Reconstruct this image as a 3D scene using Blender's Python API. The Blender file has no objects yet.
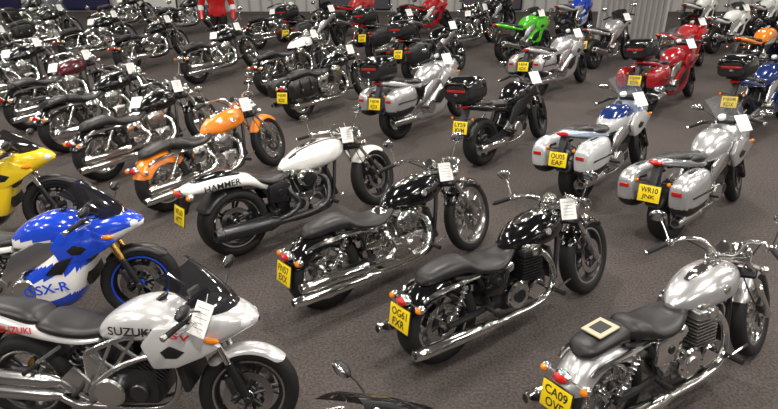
import bpy, bmesh, math, random
from mathutils import Vector, Matrix
random.seed(7)
rad=math.radians
scene=bpy.context.scene
COL=scene.collection

# ------------------------------------------------------------------ materials
MAT={}
def mk(name,col,metal=0.0,rough=0.5,coat=0.0,trans=0.0,alpha=1.0,emis=0,spec=.5):
    if name in MAT: return name
    m=bpy.data.materials.new(name); m.use_nodes=True
    p=m.node_tree.nodes['Principled BSDF']
    p.inputs['Base Color'].default_value=(*col,1)
    p.inputs['Metallic'].default_value=metal
    p.inputs['Roughness'].default_value=rough
    p.inputs['Coat Weight'].default_value=coat
    p.inputs['Coat Roughness'].default_value=.04
    p.inputs['Transmission Weight'].default_value=trans
    p.inputs['Alpha'].default_value=alpha
    p.inputs['Specular IOR Level'].default_value=spec
    if emis:
        p.inputs['Emission Color'].default_value=(*col,1); p.inputs['Emission Strength'].default_value=emis
    MAT[name]=m
    return name
def noise_bump(name,scale,strength,dist=.002):
    m=MAT[name]; nt=m.node_tree; p=nt.nodes['Principled BSDF']
    t=nt.nodes.new('ShaderNodeTexNoise'); t.inputs['Scale'].default_value=scale
    tc=nt.nodes.new('ShaderNodeTexCoord'); nt.links.new(tc.outputs['Object'],t.inputs['Vector'])
    b=nt.nodes.new('ShaderNodeBump'); b.inputs['Strength'].default_value=strength; b.inputs['Distance'].default_value=dist
    nt.links.new(t.outputs['Fac'],b.inputs['Height']); nt.links.new(b.outputs['Normal'],p.inputs['Normal'])
mk('chrome',(.92,.92,.9),1,.08); mk('alu',(.7,.7,.69),1,.24); mk('darkmetal',(.07,.07,.075),.8,.32)
mk('castblack',(.015,.015,.017),.3,.35); mk('rubber',(.009,.009,.0095),0,.68,spec=.35); noise_bump('rubber',120,.4)
mk('vinyl',(.011,.010,.011),0,.4); noise_bump('vinyl',260,.25); mk('plastic',(.012,.012,.013),0,.38)
mk('gloss_black',(.004,.004,.005),.1,.1,1.0); mk('lens',(.75,.78,.8),0,.05,1); mk('redlens',(.45,.01,.008),0,.1,1)
mk('amber',(.8,.22,.01),0,.12,1); mk('plate_yellow',(.9,.66,.01),0,.35); mk('ink_and_bore_shade',(.01,.01,.01),0,.5)
mk('paper',(.88,.88,.86),0,.6); mk('smoke',(.012,.012,.015),0,.06,1,0,.9); mk('clear',(.6,.65,.7),0,.05,1,0,.28)
mk('disc',(.6,.6,.6),1,.22); mk('mirror',(.7,.72,.75),1,.03); mk('gold',(.7,.45,.12),1,.25); mk('red_text',(.6,.02,.02),0,.3)
mk('white_text',(.8,.8,.8),0,.3); mk('radiator',(.03,.03,.03),.5,.5); mk('tan',(.50,.43,.31),0,.6); mk('greyink',(.3,.3,.32),0,.6)
def paint(r,g,b,metal=0.0,rough=.18):
    n='paint_%02x%02x%02x_%d'%(int(r*255),int(g*255),int(b*255),int(metal*10))
    return mk(n,(r,g,b),metal,rough,1.0)
SILVER=paint(.56,.56,.57,.65,.26); SILVERW=paint(.74,.74,.745,.4,.22); WHITE=paint(.84,.84,.82); BLUE=paint(.012,.065,.6)
YELLOW=paint(.88,.62,.02); ORANGE=paint(.85,.24,.015); RED=paint(.5,.01,.012); DRED=paint(.3,.008,.015); GREEN=paint(.08,.55,.02)
BLACK='gloss_black'; GREY=paint(.25,.26,.28,.6,.25); NAVY=paint(.01,.03,.15,.2); PALE=paint(.4,.47,.6,.5,.25); MAROON=paint(.07,.006,.012); OFFW=paint(.6,.61,.62,.3,.22)

# ------------------------------------------------------------------ geometry builder
def T(x,y,z): return Matrix.Translation((x,y,z))
def R(a,ax): return Matrix.Rotation(rad(a),4,ax)
def cr(pts,n):
    P=[tuple(p) for p in pts]
    if n<=1: return P
    out=[];m=len(P)
    for i in range(m-1):
        p0=P[max(i-1,0)];p1=P[i];p2=P[i+1];p3=P[min(i+2,m-1)]
        for k in range(n):
            t=k/n
            out.append(tuple(.5*((2*b)+(-a+c)*t+(2*a-5*b+4*c-d)*t*t+(-a+3*b-3*c+d)*t**3) for a,b,c,d in zip(p0,p1,p2,p3)))
    out.append(P[-1]); return out
def sp(v,e): return math.copysign(abs(v)**e,v)
TXT={}
def text_geo(s):
    if s in TXT: return TXT[s]
    cu=bpy.data.curves.new('lettering','FONT'); cu.body=s; cu.size=1; cu.align_x='CENTER'; cu.align_y='CENTER'; cu.resolution_u=3
    cu.offset=.02
    ob=bpy.data.objects.new('lettering',cu); COL.objects.link(ob)
    bpy.context.view_layer.update()
    me=bpy.data.meshes.new_from_object(ob)
    vs=[tuple(v.co) for v in me.vertices]; fs=[tuple(p.vertices) for p in me.polygons]
    bpy.data.objects.remove(ob); bpy.data.curves.remove(cu); bpy.data.meshes.remove(me)
    xs=[v[0] for v in vs]; ys=[v[1] for v in vs]; w=max(xs)-min(xs); h=max(ys)-min(ys); cx=(max(xs)+min(xs))/2; cy=(max(ys)+min(ys))/2
    vs=[((v[0]-cx)/w,(v[1]-cy)/h,0) for v in vs]
    TXT[s]=(vs,fs); return TXT[s]

class MB:
    def __init__(s): s.parts={}; s.M=Matrix.Identity(4); s.st=[]; s.cur='frame'
    def part(s,n): s.cur=n
    def push(s,m): s.st.append(s.M.copy()); s.M=s.M@m
    def pop(s): s.M=s.st.pop()
    def add(s,vs,fs,mat,smooth=True):
        p=s.parts.setdefault(s.cur,dict(v=[],f=[],m=[],s=[]))
        o=len(p['v']); M=s.M
        V=[Vector(v) for v in vs]
        p['v']+=[tuple(M@v) for v in V]
        call=callable(mat)
        for f in fs:
            p['f'].append(tuple(i+o for i in f))
            if call:
                c=Vector((0,0,0))
                for i in f: c+=V[i]
                p['m'].append(mat(c/len(f)))
            else: p['m'].append(mat)
            p['s'].append(smooth)
    def tube(s,pts,r,mat,seg=8,n=4,cap=True):
        P=[]
        for i,p in enumerate(pts):
            rr=r[i] if isinstance(r,(list,tuple)) else r
            P.append((p[0],p[1],p[2],rr))
        if len(P)>2: P=cr(P,n)
        C=[Vector(p[:3]) for p in P]
        N=len(C); Ts=[]
        for i in range(N):
            t=C[min(i+1,N-1)]-C[max(i-1,0)]
            if t.length<1e-9: t=Vector((1,0,0))
            Ts.append(t.normalized())
        up=Vector((0,0,1)) if abs(Ts[0].z)<.9 else Vector((1,0,0))
        nrm=Ts[0].cross(up).normalized()
        vs=[];fs=[]
        for i in range(N):
            if i>0:
                q=Ts[i-1].rotation_difference(Ts[i]); nrm=(q@nrm).normalized()
            bn=Ts[i].cross(nrm)
            for k in range(seg):
                a=2*math.pi*k/seg
                vs.append(C[i]+(nrm*math.cos(a)+bn*math.sin(a))*P[i][3])
        for i in range(N-1):
            for k in range(seg):
                k2=(k+1)%seg
                fs.append((i*seg+k,i*seg+k2,(i+1)*seg+k2,(i+1)*seg+k))
        if cap:
            fs.append(tuple(reversed(range(seg)))); fs.append(tuple((N-1)*seg+k for k in range(seg)))
        s.add(vs,fs,mat)
    def lathe(s,prof,mat,c=(0,0,0),ax=(0,1,0),seg=24,closed=False):
        q=Vector((0,0,1)).rotation_difference(Vector(ax).normalized()); c=Vector(c)
        vs=[];rows=[]
        for r,h in prof:
            if r<1e-6:
                rows.append([len(vs)]); vs.append(c+q@Vector((0,0,h)))
            else:
                row=[]
                for k in range(seg):
                    a=2*math.pi*k/seg; row.append(len(vs)); vs.append(c+q@Vector((r*math.cos(a),r*math.sin(a),h)))
                rows.append(row)
        fs=[]; n=len(rows); rng=range(n) if closed else range(n-1)
        for i in rng:
            A=rows[i];B=rows[(i+1)%n]
            for k in range(seg):
                k2=(k+1)%seg
                if len(A)==1 and len(B)==1: continue
                if len(A)==1: fs.append((A[0],B[k2],B[k]))
                elif len(B)==1: fs.append((A[k],A[k2],B[0]))
                else: fs.append((A[k],A[k2],B[k2],B[k]))
        s.add(vs,fs,mat)
    def cyl(s,p0,p1,r,mat,seg=16,ch=.12):
        p0=Vector(p0);p1=Vector(p1);d=p1-p0;h=d.length; e=min(ch*r,h*.4)
        s.lathe([(0,0),(r-e,0),(r,e),(r,h-e),(r-e,h),(0,h)],mat,p0,d,seg)
    def loft(s,secs,mat,seg=20,n=4,cap=None,tilt=None):
        S=[]
        for q in secs:
            q=tuple(q)+ (2.4,.45,0)[len(q)-4:] if len(q)<7 else tuple(q)
            S.append(q)
        S=cr(S,n); vs=[];fs=[]
        for (x,zb,zt,hw,e,zw,yc) in S:
            zm=zb+zw*(zt-zb); hw=max(hw,.002)
            for k in range(seg):
                a=2*math.pi*k/seg; c=math.cos(a); si=math.sin(a)
                y=hw*sp(c,2/e); z=zm+((zt-zm) if si>0 else (zm-zb))*sp(si,2/e)
                vs.append((x,yc+y,z))
        N=len(S)
        for i in range(N-1):
            for k in range(seg):
                k2=(k+1)%seg
                fs.append((i*seg+k,(i+1)*seg+k,(i+1)*seg+k2,i*seg+k2))
        s.add(vs,fs,mat)
        s.add(vs,[tuple(range(seg)),tuple(reversed([(N-1)*seg+k for k in range(seg)]))],cap or mat)
    def ell(s,c,r,mat,seg=16,rings=8):
        s.push(T(*c)@Matrix.Diagonal((r[0],r[1],r[2],1)))
        pr=[(math.sin(math.pi*i/rings),-math.cos(math.pi*i/rings)) for i in range(rings+1)]
        pr[0]=(0,-1); pr[-1]=(0,1)
        s.lathe(pr,mat,(0,0,0),(0,0,1),seg); s.pop()
    def box(s,c,d,mat,bev=.008,rot=None):
        M=T(*c)
        if rot: M=M@R(rot[2],'Z')@R(rot[1],'Y')@R(rot[0],'X')
        s.push(M)
        x,y,z=d[0]/2,d[1]/2,d[2]/2
        if bev<=0:
            vs=[(a*x,b*y,cc*z) for a in(-1,1) for b in(-1,1) for cc in(-1,1)]
            s.add(vs,[(0,1,3,2),(4,6,7,5),(0,4,5,1),(2,3,7,6),(0,2,6,4),(1,5,7,3)],mat,False)
        else:
            bm=bmesh.new(); bmesh.ops.create_cube(bm,size=1)
            for v in bm.verts: v.co=Vector((v.co.x*d[0],v.co.y*d[1],v.co.z*d[2]))
            bmesh.ops.bevel(bm,geom=bm.edges[:],offset=min(bev,min(d)*.45),segments=2,profile=.5,affect='EDGES')
            bm.verts.index_update()
            s.add([tuple(v.co) for v in bm.verts],[tuple(v.index for v in f.verts) for f in bm.faces],mat); bm.free()
        s.pop()
    def prism(s,poly,y0,y1,mat,bev=.01):
        bm=bmesh.new(); vs=[bm.verts.new((p[0],y0,p[1])) for p in poly]; f=bm.faces.new(vs)
        r=bmesh.ops.extrude_face_region(bm,geom=[f])
        for v in r['geom']:
            if isinstance(v,bmesh.types.BMVert): v.co.y=y1
        bmesh.ops.recalc_face_normals(bm,faces=bm.faces)
        if bev>0: bmesh.ops.bevel(bm,geom=bm.edges[:],offset=bev,segments=2,profile=.5,affect='EDGES')
        bm.verts.index_update()
        s.add([tuple(v.co) for v in bm.verts],[tuple(v.index for v in f.verts) for f in bm.faces],mat); bm.free()
    def sheet(s,fn,nu,nv,mat):
        vs=[fn(-1+2*i/nu,j/nv) for j in range(nv+1) for i in range(nu+1)]; w=nu+1
        s.add(vs,[(j*w+i,j*w+i+1,(j+1)*w+i+1,(j+1)*w+i) for j in range(nv) for i in range(nu)],mat)
    def fender(s,c,Rr,a0,a1,w,mat,drop=.08,n=26,m=12,th=.005):
        cx,cy,cz=c; vs=[]; rows=n+1; W=m+1
        for off in (0,th):
            for i in range(rows):
                t=i/n; a=rad(a0+(a1-a0)*t); e=min(t,1-t)/.08; f=math.sqrt(min(1,e)) if e<1 else 1
                ww=(w*(.72+.28*f))-off; dd=drop*(.5+.5*f)
                for k in range(W):
                    u=-1+2*k/m; y=ww*math.sin(u*math.pi/2); r=Rr-off-dd*(1-math.cos(u*math.pi/2))
                    vs.append((cx+r*math.cos(a),cy+y,cz+r*math.sin(a)))
        fs=[];o=rows*W
        for i in range(n):
            for k in range(m):
                fs.append((i*W+k,i*W+k+1,(i+1)*W+k+1,(i+1)*W+k)); fs.append((o+i*W+k,o+(i+1)*W+k,o+(i+1)*W+k+1,o+i*W+k+1))
            fs.append((i*W,(i+1)*W,o+(i+1)*W,o+i*W)); fs.append((i*W+m,o+i*W+m,o+(i+1)*W+m,(i+1)*W+m))
        for k in range(m):
            fs.append((k,o+k,o+k+1,k+1)); fs.append((n*W+k,n*W+k+1,o+n*W+k+1,o+n*W+k))
        s.add(vs,fs,mat)
    def spring(s,p0,p1,r,turns,wr,mat):
        p0=Vector(p0);p1=Vector(p1);d=p1-p0;q=Vector((0,0,1)).rotation_difference(d.normalized()); pts=[]
        N=turns*8
        for i in range(N+1):
            a=2*math.pi*i/8; pts.append(p0+q@Vector((r*math.cos(a),r*math.sin(a),d.length*i/N)))
        s.tube(pts,wr,mat,5,1)
    def text(s,t,w,h,mat,M):
        vs,fs=text_geo(t)
        s.push(M); s.add([(v[0]*w,v[1]*h,0) for v in vs],fs,mat,False); s.pop()
    def meshes(s):
        out={}
        for n,p in s.parts.items():
            me=bpy.data.meshes.new(n); me.from_pydata(p['v'],[],p['f'])
            names=[]
            for m in p['m']:
                if m not in names: names.append(m)
            for m in names: me.materials.append(MAT[m])
            idx={m:i for i,m in enumerate(names)}
            me.polygons.foreach_set('material_index',[idx[m] for m in p['m']])
            me.polygons.foreach_set('use_smooth',p['s'])
            me.update(); me.set_sharp_from_angle(angle=rad(38)); out[n]=me
        return out
SIDE=Matrix(((1,0,0,0),(0,0,-1,0),(0,1,0,0),(0,0,0,1)))      # text readable from the right side (-Y)
REAR=Matrix(((0,0,-1,0),(-1,0,0,0),(0,1,0,0),(0,0,0,1)))     # text readable from behind (-X)

def place(ms,name,rear,front,lean=8,L=1.6):
    r=Vector((rear[0],rear[1],0));f=Vector((front[0],front[1],0));d=(f-r).normalized();mid=(r+f)/2
    p=mid-d*L/2
    e=bpy.data.objects.new(name,None); COL.objects.link(e); e.empty_display_size=.2
    e.matrix_world=Matrix.Translation(p+Vector((0,0,.002)))@Matrix.Rotation(math.atan2(d.y,d.x),4,'Z')@R(-lean,'X')
    for n,me in ms.items():
        o=bpy.data.objects.new(n,me); COL.objects.link(o); o.parent=e
    return e

# ------------------------------------------------------------------ motorcycle parts
def wheel(b,c,Rw,w,rimR,style,rim,discs=(1,-1),dr=.15,lip='chrome'):
    b.push(T(*c)); rc=(Rw+rimR)/2; h=(Rw-rimR)/2+.004; pr=[]
    for k in range(18):
        a=2*math.pi*k/18; pr.append((rc+h*sp(math.cos(a),.75),w/2*sp(math.sin(a),.8)))
    b.lathe(pr,'rubber',seg=44,closed=True)
    a=w*.36
    b.lathe([(rimR+.008,-a),(rimR+.008,a),(rimR-.012,a*.95),(rimR-.03,a*.3),(rimR-.03,-a*.3),(rimR-.012,-a*.95)],rim,seg=44,closed=True)
    b.lathe([(rimR+.010,a*.9),(rimR+.012,a*1.06),(rimR-.004,a*1.06),(rimR-.004,a*.9)],lip,seg=44,closed=True)
    b.lathe([(rimR+.010,-a*.9),(rimR+.012,-a*1.06),(rimR-.004,-a*1.06),(rimR-.004,-a*.9)],lip,seg=44,closed=True)
    b.cyl((0,-.075,0),(0,.075,0),.035,lip,16); b.cyl((0,-.05,0),(0,.05,0),.055,rim,18)
    if style=='wire':
        for i in range(32):
            a0=2*math.pi*i/32; a1=a0+(.5 if i%2 else -.5); y=.045 if (i//2)%2 else -.045
            b.tube([(.05*math.cos(a0),y,.05*math.sin(a0)),((rimR-.02)*math.cos(a1),0,(rimR-.02)*math.sin(a1))],.0028,'chrome',4,cap=False)
    else:
        n=style
        for i in range(n):
            a0=2*math.pi*i/n
            if n<=6:
                for da in(-.13,.13):
                    a1=a0+da
                    b.tube([(.04*math.cos(a0),0,.04*math.sin(a0)),((rimR*.5)*math.cos(a0+da*.8),.012,(rimR*.5)*math.sin(a0+da*.8)),((rimR-.015)*math.cos(a1),0,(rimR-.015)*math.sin(a1))],[.02,.013,.015],rim,6,3,False)
            else:
                b.tube([(.04*math.cos(a0),0,.04*math.sin(a0)),((rimR-.015)*math.cos(a0),0,(rimR-.015)*math.sin(a0))],[.014,.011],rim,6,1,False)
    for sd in discs:
        y=sd*.062
        b.lathe([(dr,y-.003),(dr,y+.003),(dr*.68,y+.003),(dr*.68,y-.003)],'disc',seg=32,closed=True)
        for i in range(6):
            a0=2*math.pi*i/6+.3
            b.tube([(.04*math.cos(a0),y,.04*math.sin(a0)),(dr*.72*math.cos(a0),y,dr*.72*math.sin(a0))],.009,'darkmetal',5,1,False)
    b.pop()
def muffler(b,p0,p1,r,mat,seg=18):
    p0=Vector(p0);p1=Vector(p1);d=p1-p0;l=d.length
    b.lathe([(r*.5,0),(r*.7,.04*l),(r,.14*l),(r,.9*l),(r*.92,.97*l),(r*.8,l),(r*.62,l),(r*.6,l*.96)],mat,p0,d,seg)
    b.lathe([(r*.6,l*.96),(0,l*.96)],'ink_and_bore_shade',p0,d,seg)  # black disc paints in the shade inside the outlet hole
    for t in(.16,.88): b.lathe([(r*1.0,t*l),(r*1.05,t*l+.004),(r*1.05,t*l+.014),(r*1.0,t*l+.018)],mat,p0,d,seg)
def finblock(b,base,tilt,h,wx,wy,n,fin,head,headh=.07):
    b.push(T(*base)@R(tilt,'Y'))
    b.cyl((0,0,-.04),(0,0,h),min(wx,wy)*.38,'darkmetal',16)
    for k in range(n): b.box((0,0,.02+k*(h-.02)/n),(wx,wy,(h/n)*.42),fin,0)
    b.box((0,0,h+headh/2),(wx*.96,wy*.94,headh),head,.025)
    b.box((0,0,h+headh*1.1),(wx*.66,wy*.76,headh*.6),head,.02)
    for s in(1,-1): b.cyl((0,s*wy*.3,h+headh*.6),(0,s*wy*.52,h+headh*.6),.03,head,14)
    b.pop()
def signal(b,c,s=1,r=.032,shell='chrome',ax=1):
    b.ell(c,(r*1.15,r,r),shell,12,6); b.ell((c[0]+ax*r*.45,c[1],c[2]),(r*.95,r*.86,r*.86),'amber',12,6)
def plate(b,x,z,tilt,lines,w=.23,h=.17):
    if lines is False: return
    b.part('number_plate'); b.push(T(x,0,z)@R(tilt,'Y'))
    b.box((0.006,0,0),(.006,w+.012,h+.012),'plastic',.002); b.box((0,0,0),(.005,w,h),'plate_yellow',.002)
    for i,t in enumerate(lines or ['HJ08','KDX']):
        b.text(t,w*.78 if len(t)>3 else w*.62,h*.34,'ink_and_bore_shade',T(-.0035,0,h*(.22 if i==0 else -.22))@REAR)
    b.box((.03,0,h*.4),(.06,.05,.03),'plastic',.005)
    b.pop()
def steerframe(b,L,Rf,rake,ang,off=.05):
    d=Vector((-math.sin(rad(rake)),0,math.cos(rad(rake)))); P0=Vector((L,0,Rf))-Vector((math.cos(rad(rake)),0,math.sin(rad(rake))))*off
    b.push(Matrix.Translation(P0)@Matrix.Rotation(rad(ang),4,d)@Matrix.Translation(-P0)); return d
def mirrorpart(b,s,p,q,shape=(.012,.065,.042),mat='chrome'):
    b.tube([p,((p[0]+q[0])/2+.01,(p[1]+q[1])/2,(p[2]+q[2])/2+.01),q],.006,mat,6)
    b.ell(q,shape,mat,14,8); b.ell((q[0]-shape[0]*.55,q[1],q[2]),(shape[0]*.6,shape[1]*.9,shape[2]*.86),'mirror',14,8)
def tagcard(b,c,rot=(0,0,0),w=.14,h=.2):
    b.part('price_tag'); b.push(T(*c)@R(rot[2],'Z')@R(rot[1],'Y')@R(rot[0],'X'))
    b.box((0,0,0),(.003,w,h),'paper',0); b.tube([(0,0,h/2),(0,.01,h/2+.05)],.002,'paper',4,1)
    for k in range(5): b.box((-.002,0,h*.32-k*h*.15),(.001,w*(.7-.15*(k%2)),h*.02),'greyink',0)
    b.pop()

# ------------------------------------------------------------------ cruiser
def cruiser(o):
    b=MB(); g=o.get
    L=g('L',1.65);Rr=g('Rr',.325);Rf=g('Rf',.335);rw=g('rw',.18);fw=g('fw',.115);pt=o['paint'];fp=g('fpaint',pt);en=g('eng','alu');ex=g('ex','stack');tr=g('trim','chrome')
    ws=g('rstyle',5);fs=g('fstyle',5);rim=g('rim','alu');rake=g('rake',33); tz=g('tz',0)
    b.part('rear_wheel'); wheel(b,(0,0,Rr),Rr,rw,g('rrim',.215),ws,rim,(-1,))
    b.cyl((0,.07,Rr),(0,.1,Rr),.10,'darkmetal',24)
    b.tube([(0,-rw/2-.03,Rr),(0,rw/2+.03,Rr)],.012,'chrome')
    Rfn=Rr+g('rfgap',.04); a1=g('rf1',156)
    if g('tail'):
        b.part('tail_unit')
        b.loft([(-.46,.745,.77,.04),(-.40,.715,.80,.10),(-.2,.695,.825,.15),(0,.685,.815,.16),(.2,.64,.775,.155),(.34,.56,.71,.13),(.46,.55,.66,.08)],fp,28,5)
        b.loft([(-.34,.79,.815,.03),(-.28,.79,.845,.07),(-.1,.79,.86,.09),(.06,.77,.845,.085),(.14,.74,.79,.06)],BLACK,20,4)
        if g('ftext'): b.text(g('ftext'),.36,.06,'ink_and_bore_shade',T(-.10,-.163,.755)@SIDE)
        b.part('rear_fender'); b.fender((0,0,Rr),Rr+.03,100,150,rw/2+.01,'plastic',drop=.04)
        tx,tzz=-.45,.74
    else:
        b.part('rear_fender')
        b.fender((0,0,Rr),Rfn,g('rf0',38),a1,rw/2+.03,fp,drop=g('rfdrop',.10))
        for s in(1,-1):
            b.tube([(.38,s*.10,.60),(.15,s*(rw/2+.04),.63),(-.12,s*(rw/2+.038),.62),(-.2,s*(rw/2+.03),.58)],[.014,.018,.018,.01],tr,8)
        a=rad(a1-13); tx=math.cos(a)*(Rfn+.02);tzz=Rr+math.sin(a)*(Rfn+.015)
    b.part('tail_light')
    b.ell((tx+.01,0,tzz),(.045,.062,.042),tr); b.ell((tx-.012,0,tzz),(.04,.052,.034),'redlens')
    b.tube([(tx+.03,-.15,tzz-.02),(tx+.03,.15,tzz-.02)],.008,tr,6,1)
    for s in(1,-1): signal(b,(tx+.03,s*.16,tzz-.02),s,shell=tr,ax=-1)
    plate(b,tx-.05,tzz-g('pdz',.135),g('ptilt',12),g('plate'))
    if g('tail'): b.prism([(tx-.03,tzz-.2),(tx+.02,tzz-.2),(tx+.12,tzz),(tx,tzz)],-.03,.03,'plastic',.005)
    # swingarm, shocks
    b.part('frame')
    sy=max(.125,rw/2+.03)
    for s in(1,-1):
        b.tube([(.45,s*.11,.34),(.25,s*sy,.33),(0,s*sy,Rr)],.024,tr if g('chromearm') else 'castblack')
        if not g('tail'):
            b.cyl((.02,s*(sy+.01),.37),(.17,s*(sy+.01),.60),.02,tr); b.spring((.04,s*(sy+.01),.40),(.165,s*(sy+.01),.59),.031,7,.006,tr)
        b.tube([(1.28-.02,s*.02,.80),(1.17,s*.09,.55),(1.08,s*.13,.28),(.95,s*.13,.2),(.55,s*.13,.2),(.42,s*.12,.32),(.36,s*.12,.5),(.3,s*.1,.62)],.019,g('frame','castblack'))
        b.tube([(1.27,s*.02,.84),(1.0,s*.05,.76),(.5,s*.08,.64),(.3,s*.1,.62),(.1,s*.1,.66)],.017,g('frame','castblack'))
    hx=L-math.tan(rad(rake))*(.82-Rf)-.06
    b.tube([(hx-.02,0,.86),(hx+.04,0,.74)],.034,g('frame','castblack'),12)
    b.tube([(hx,0,.80),(1.2,0,.78)],.03,g('frame','castblack'),10)
    b.box((1.13,0,.45),(.04,.18,.32),'radiator',.006,(0,-17,0))
    b.tube([(.62,.12,.24),(.66,.22,.14),(.70,.36,.06)],.011,'chrome'); b.box((.70,.37,.055),(.07,.04,.012),'castblack',.003)
    b.part('side_covers')
    for s in(1,-1):
        b.prism([(.34,.44),(.55,.40),(.60,.58),(.52,.65),(.36,.62)],s*.09,s*.16,g('side',tr),.02)
        b.cyl((.47,s*.155,.53),(.47,s*.17,.53),.03,'castblack')
    # engine
    b.part('engine')
    b.box((.78,0,.34),(.48,.26,.22),en,.04); b.box((.55,0,.36),(.24,.24,.2),en,.05)
    b.cyl((.66,-.12,.36),(.66,-.185,.36),.115,tr,28); b.cyl((.66,-.18,.36),(.66,-.197,.36),.06,en,20)
    b.cyl((.87,-.12,.33),(.87,-.175,.33),.09,tr,24)
    b.cyl((.84,.12,.34),(.84,.185,.34),.12,tr,28); b.cyl((.64,.12,.35),(.64,.175,.35),.09,tr,24)
    for k in range(6):
        a=k*math.pi/3; b.cyl((.66+.1*math.cos(a),-.18,.36+.1*math.sin(a)),(.66+.1*math.cos(a),-.192,.36+.1*math.sin(a)),.008,'darkmetal',6)
    fin=g('fin',en)
    if g('type','v')=='v':
        finblock(b,(.72,0,.43),-26,.19,.175,.22,8,fin,tr,.075); finblock(b,(.84,0,.43),26,.19,.175,.22,8,fin,tr,.075)
        b.ell((.785,-.165,.60),(.115,.055,.09),tr,24,12); b.lathe([(.07,0),(.075,.01),(.05,.016),(0,.018)],en,(.785,-.21,.60),(0,-1,0),20)
        for x in(.72,.86):
            for s in(1,-1): b.tube([(x,s*.11,.40),(x+(-.08 if x<.8 else .08),s*.125,.62)],.012,tr)
        ports=[(1.0,.57),(.60,.60)]
    else:
        b.push(T(.82,0,.42)@R(4,'Y'))
        for k in range(8): b.box((0,0,.02+k*.024),(.21,.33,.011),fin,0)
        b.box((0,0,.1),(.15,.27,.2),'darkmetal',.01); b.box((0,0,.235),(.20,.34,.075),g('head',fin),.025); b.box((0,0,.285),(.17,.31,.05),tr,.02)
        for s in(1,-1): b.cyl((0,s*.12,.25),(0,s*.185,.25),.035,tr)
        b.pop()
        for s in(1,-1):
            b.cyl((.66,s*.07,.60),(.5,s*.08,.60),.04,tr); b.ell((.60,s*.13,.60),(.06,.03,.05),tr)
        ports=[(.93,.62)]
    # exhaust
    b.part('exhaust'); er=g('er',.047); em=g('exmat','chrome')
    if ex=='stack':
        b.tube([(ports[0][0]-.04,-.06,ports[0][1]+.02),(1.04,-.13,.50),(.99,-.19,.32),(.82,-.21,.24),(.5,-.22,.235),(.3,-.225,.24)],.027,em,12)
        b.tube([(ports[-1][0]-.0,-.08,ports[-1][1]),(.56,-.17,.52),(.60,-.21,.40),(.50,-.225,.335),(.3,-.23,.335),(.2,-.23,.335)],.027,em,12)
        muffler(b,(.42,-.225,.235),(-.42,-.245,.265),er,em); muffler(b,(.36,-.23,.335),(-.34,-.25,.365),er,em)
    elif ex=='side':
        b.tube([(ports[0][0]-.04,-.06,ports[0][1]+.02),(1.04,-.13,.50),(.99,-.19,.32),(.82,-.205,.25),(.5,-.22,.25),(.3,-.225,.26)],.028,em,12)
        b.tube([(ports[-1][0]-.0,-.08,ports[-1][1]),(.58,-.17,.50),(.64,-.2,.38),(.52,-.215,.30),(.3,-.225,.28)],.027,em,12)
        muffler(b,(.38,-.225,.265),(-.30,-.25,.33),er*1.4,em)
    else:
        for s in(1,-1):
            b.tube([(.90,s*.08,.63),(1.0,s*.11,.59),(1.07,s*.14,.45),(1.02,s*.17,.29),(.85,s*.19,.225),(.5,s*.205,.23),(.32,s*.215,.24)],.026,em,12)
            muffler(b,(.42,s*.21,.235),(-.38,s*.235,.29),er,em)
    # tank
    b.part('fuel_tank'); k=g('tw',1.0)
    TS=g('tank') or [(.64,.70,.73,.03),(.70,.675,.79,.09*k),(.82,.655,.855,.145*k),(.96,.65,.893,.17*k),(1.10,.66,.90,.165*k),(1.21,.69,.88,.12*k),(1.275,.73,.84,.05*k)]
    b.loft([(x,zb+tz,zt+tz,w,2.5,.42) for x,zb,zt,w in TS],g('tankfn',pt),36,7)
    b.loft([(.80,.845+tz,.872+tz,.02),(.88,.86+tz,.897+tz,.038),(1.0,.87+tz,.912+tz,.045),(1.12,.87+tz,.908+tz,.035),(1.17,.87+tz,.892+tz,.01)],g('console',tr),16,4)
    b.cyl((1.03,0,.9+tz),(1.03,0,.93+tz),.035,tr,20)
    if g('ttext'): b.text(g('ttext'),.2,.045,g('ttcol','white_text'),T(.99,-.182*k,.80+tz)@SIDE)
    else: b.lathe([(0,0),(.03,0),(.028,.006),(0,.008)],tr,(.99,-.168*k,.79+tz),(0,-1,.25),14)
    # seat
    b.part('seat')
    if g('tail'):
        b.loft([(.16,.72,.76,.08),(.22,.68,.77,.13),(.32,.63,.72,.15),(.44,.60,.685,.16),(.56,.61,.69,.135),(.66,.64,.72,.09),(.72,.68,.73,.03)],'vinyl',24,5)
    elif g('seat','two')=='solo':
        b.loft([(.16,.66,.70,.05),(.22,.64,.765,.12),(.30,.62,.755,.14),(.40,.60,.70,.165),(.52,.60,.69,.165),(.63,.62,.70,.13),(.72,.65,.73,.08),(.75,.68,.72,.03)],'vinyl',24,5)
        b.loft([(-.20,.66,.675,.03),(-.15,.655,.73,.10),(0,.67,.765,.115),(.13,.67,.775,.11),(.2,.67,.72,.06)],g('pillion','vinyl'),22,5)
    else:
        b.loft([(-.15,.665,.69,.04),(-.10,.655,.745,.09),(.02,.655,.775,.11),(.16,.65,.785,.12),(.24,.64,.77,.125),(.31,.62,.72,.145),(.42,.60,.69,.168),(.54,.60,.68,.165),(.64,.62,.70,.125),(.72,.65,.735,.085),(.76,.68,.73,.03)],'vinyl',24,5)
    if g('pad'):
        b.part('seat_label'); b.box((0,0,.775),(.17,.15,.012),'tan',.004,(0,-6,0)); b.box((0,0,.783),(.10,.09,.003),'vinyl',0,(0,-6,0))
    if g('sissy'):
        b.part('backrest')
        b.tube([(-.02,-.13,.62),(-.16,-.12,.80),(-.2,-.1,1.0),(-.2,0,1.03),(-.2,.1,1.0),(-.16,.12,.80),(-.02,.13,.62)],.009,'chrome')
        b.box((-.18,0,.96),(.05,.2,.14),'vinyl',.022,(0,-12,0))
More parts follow.
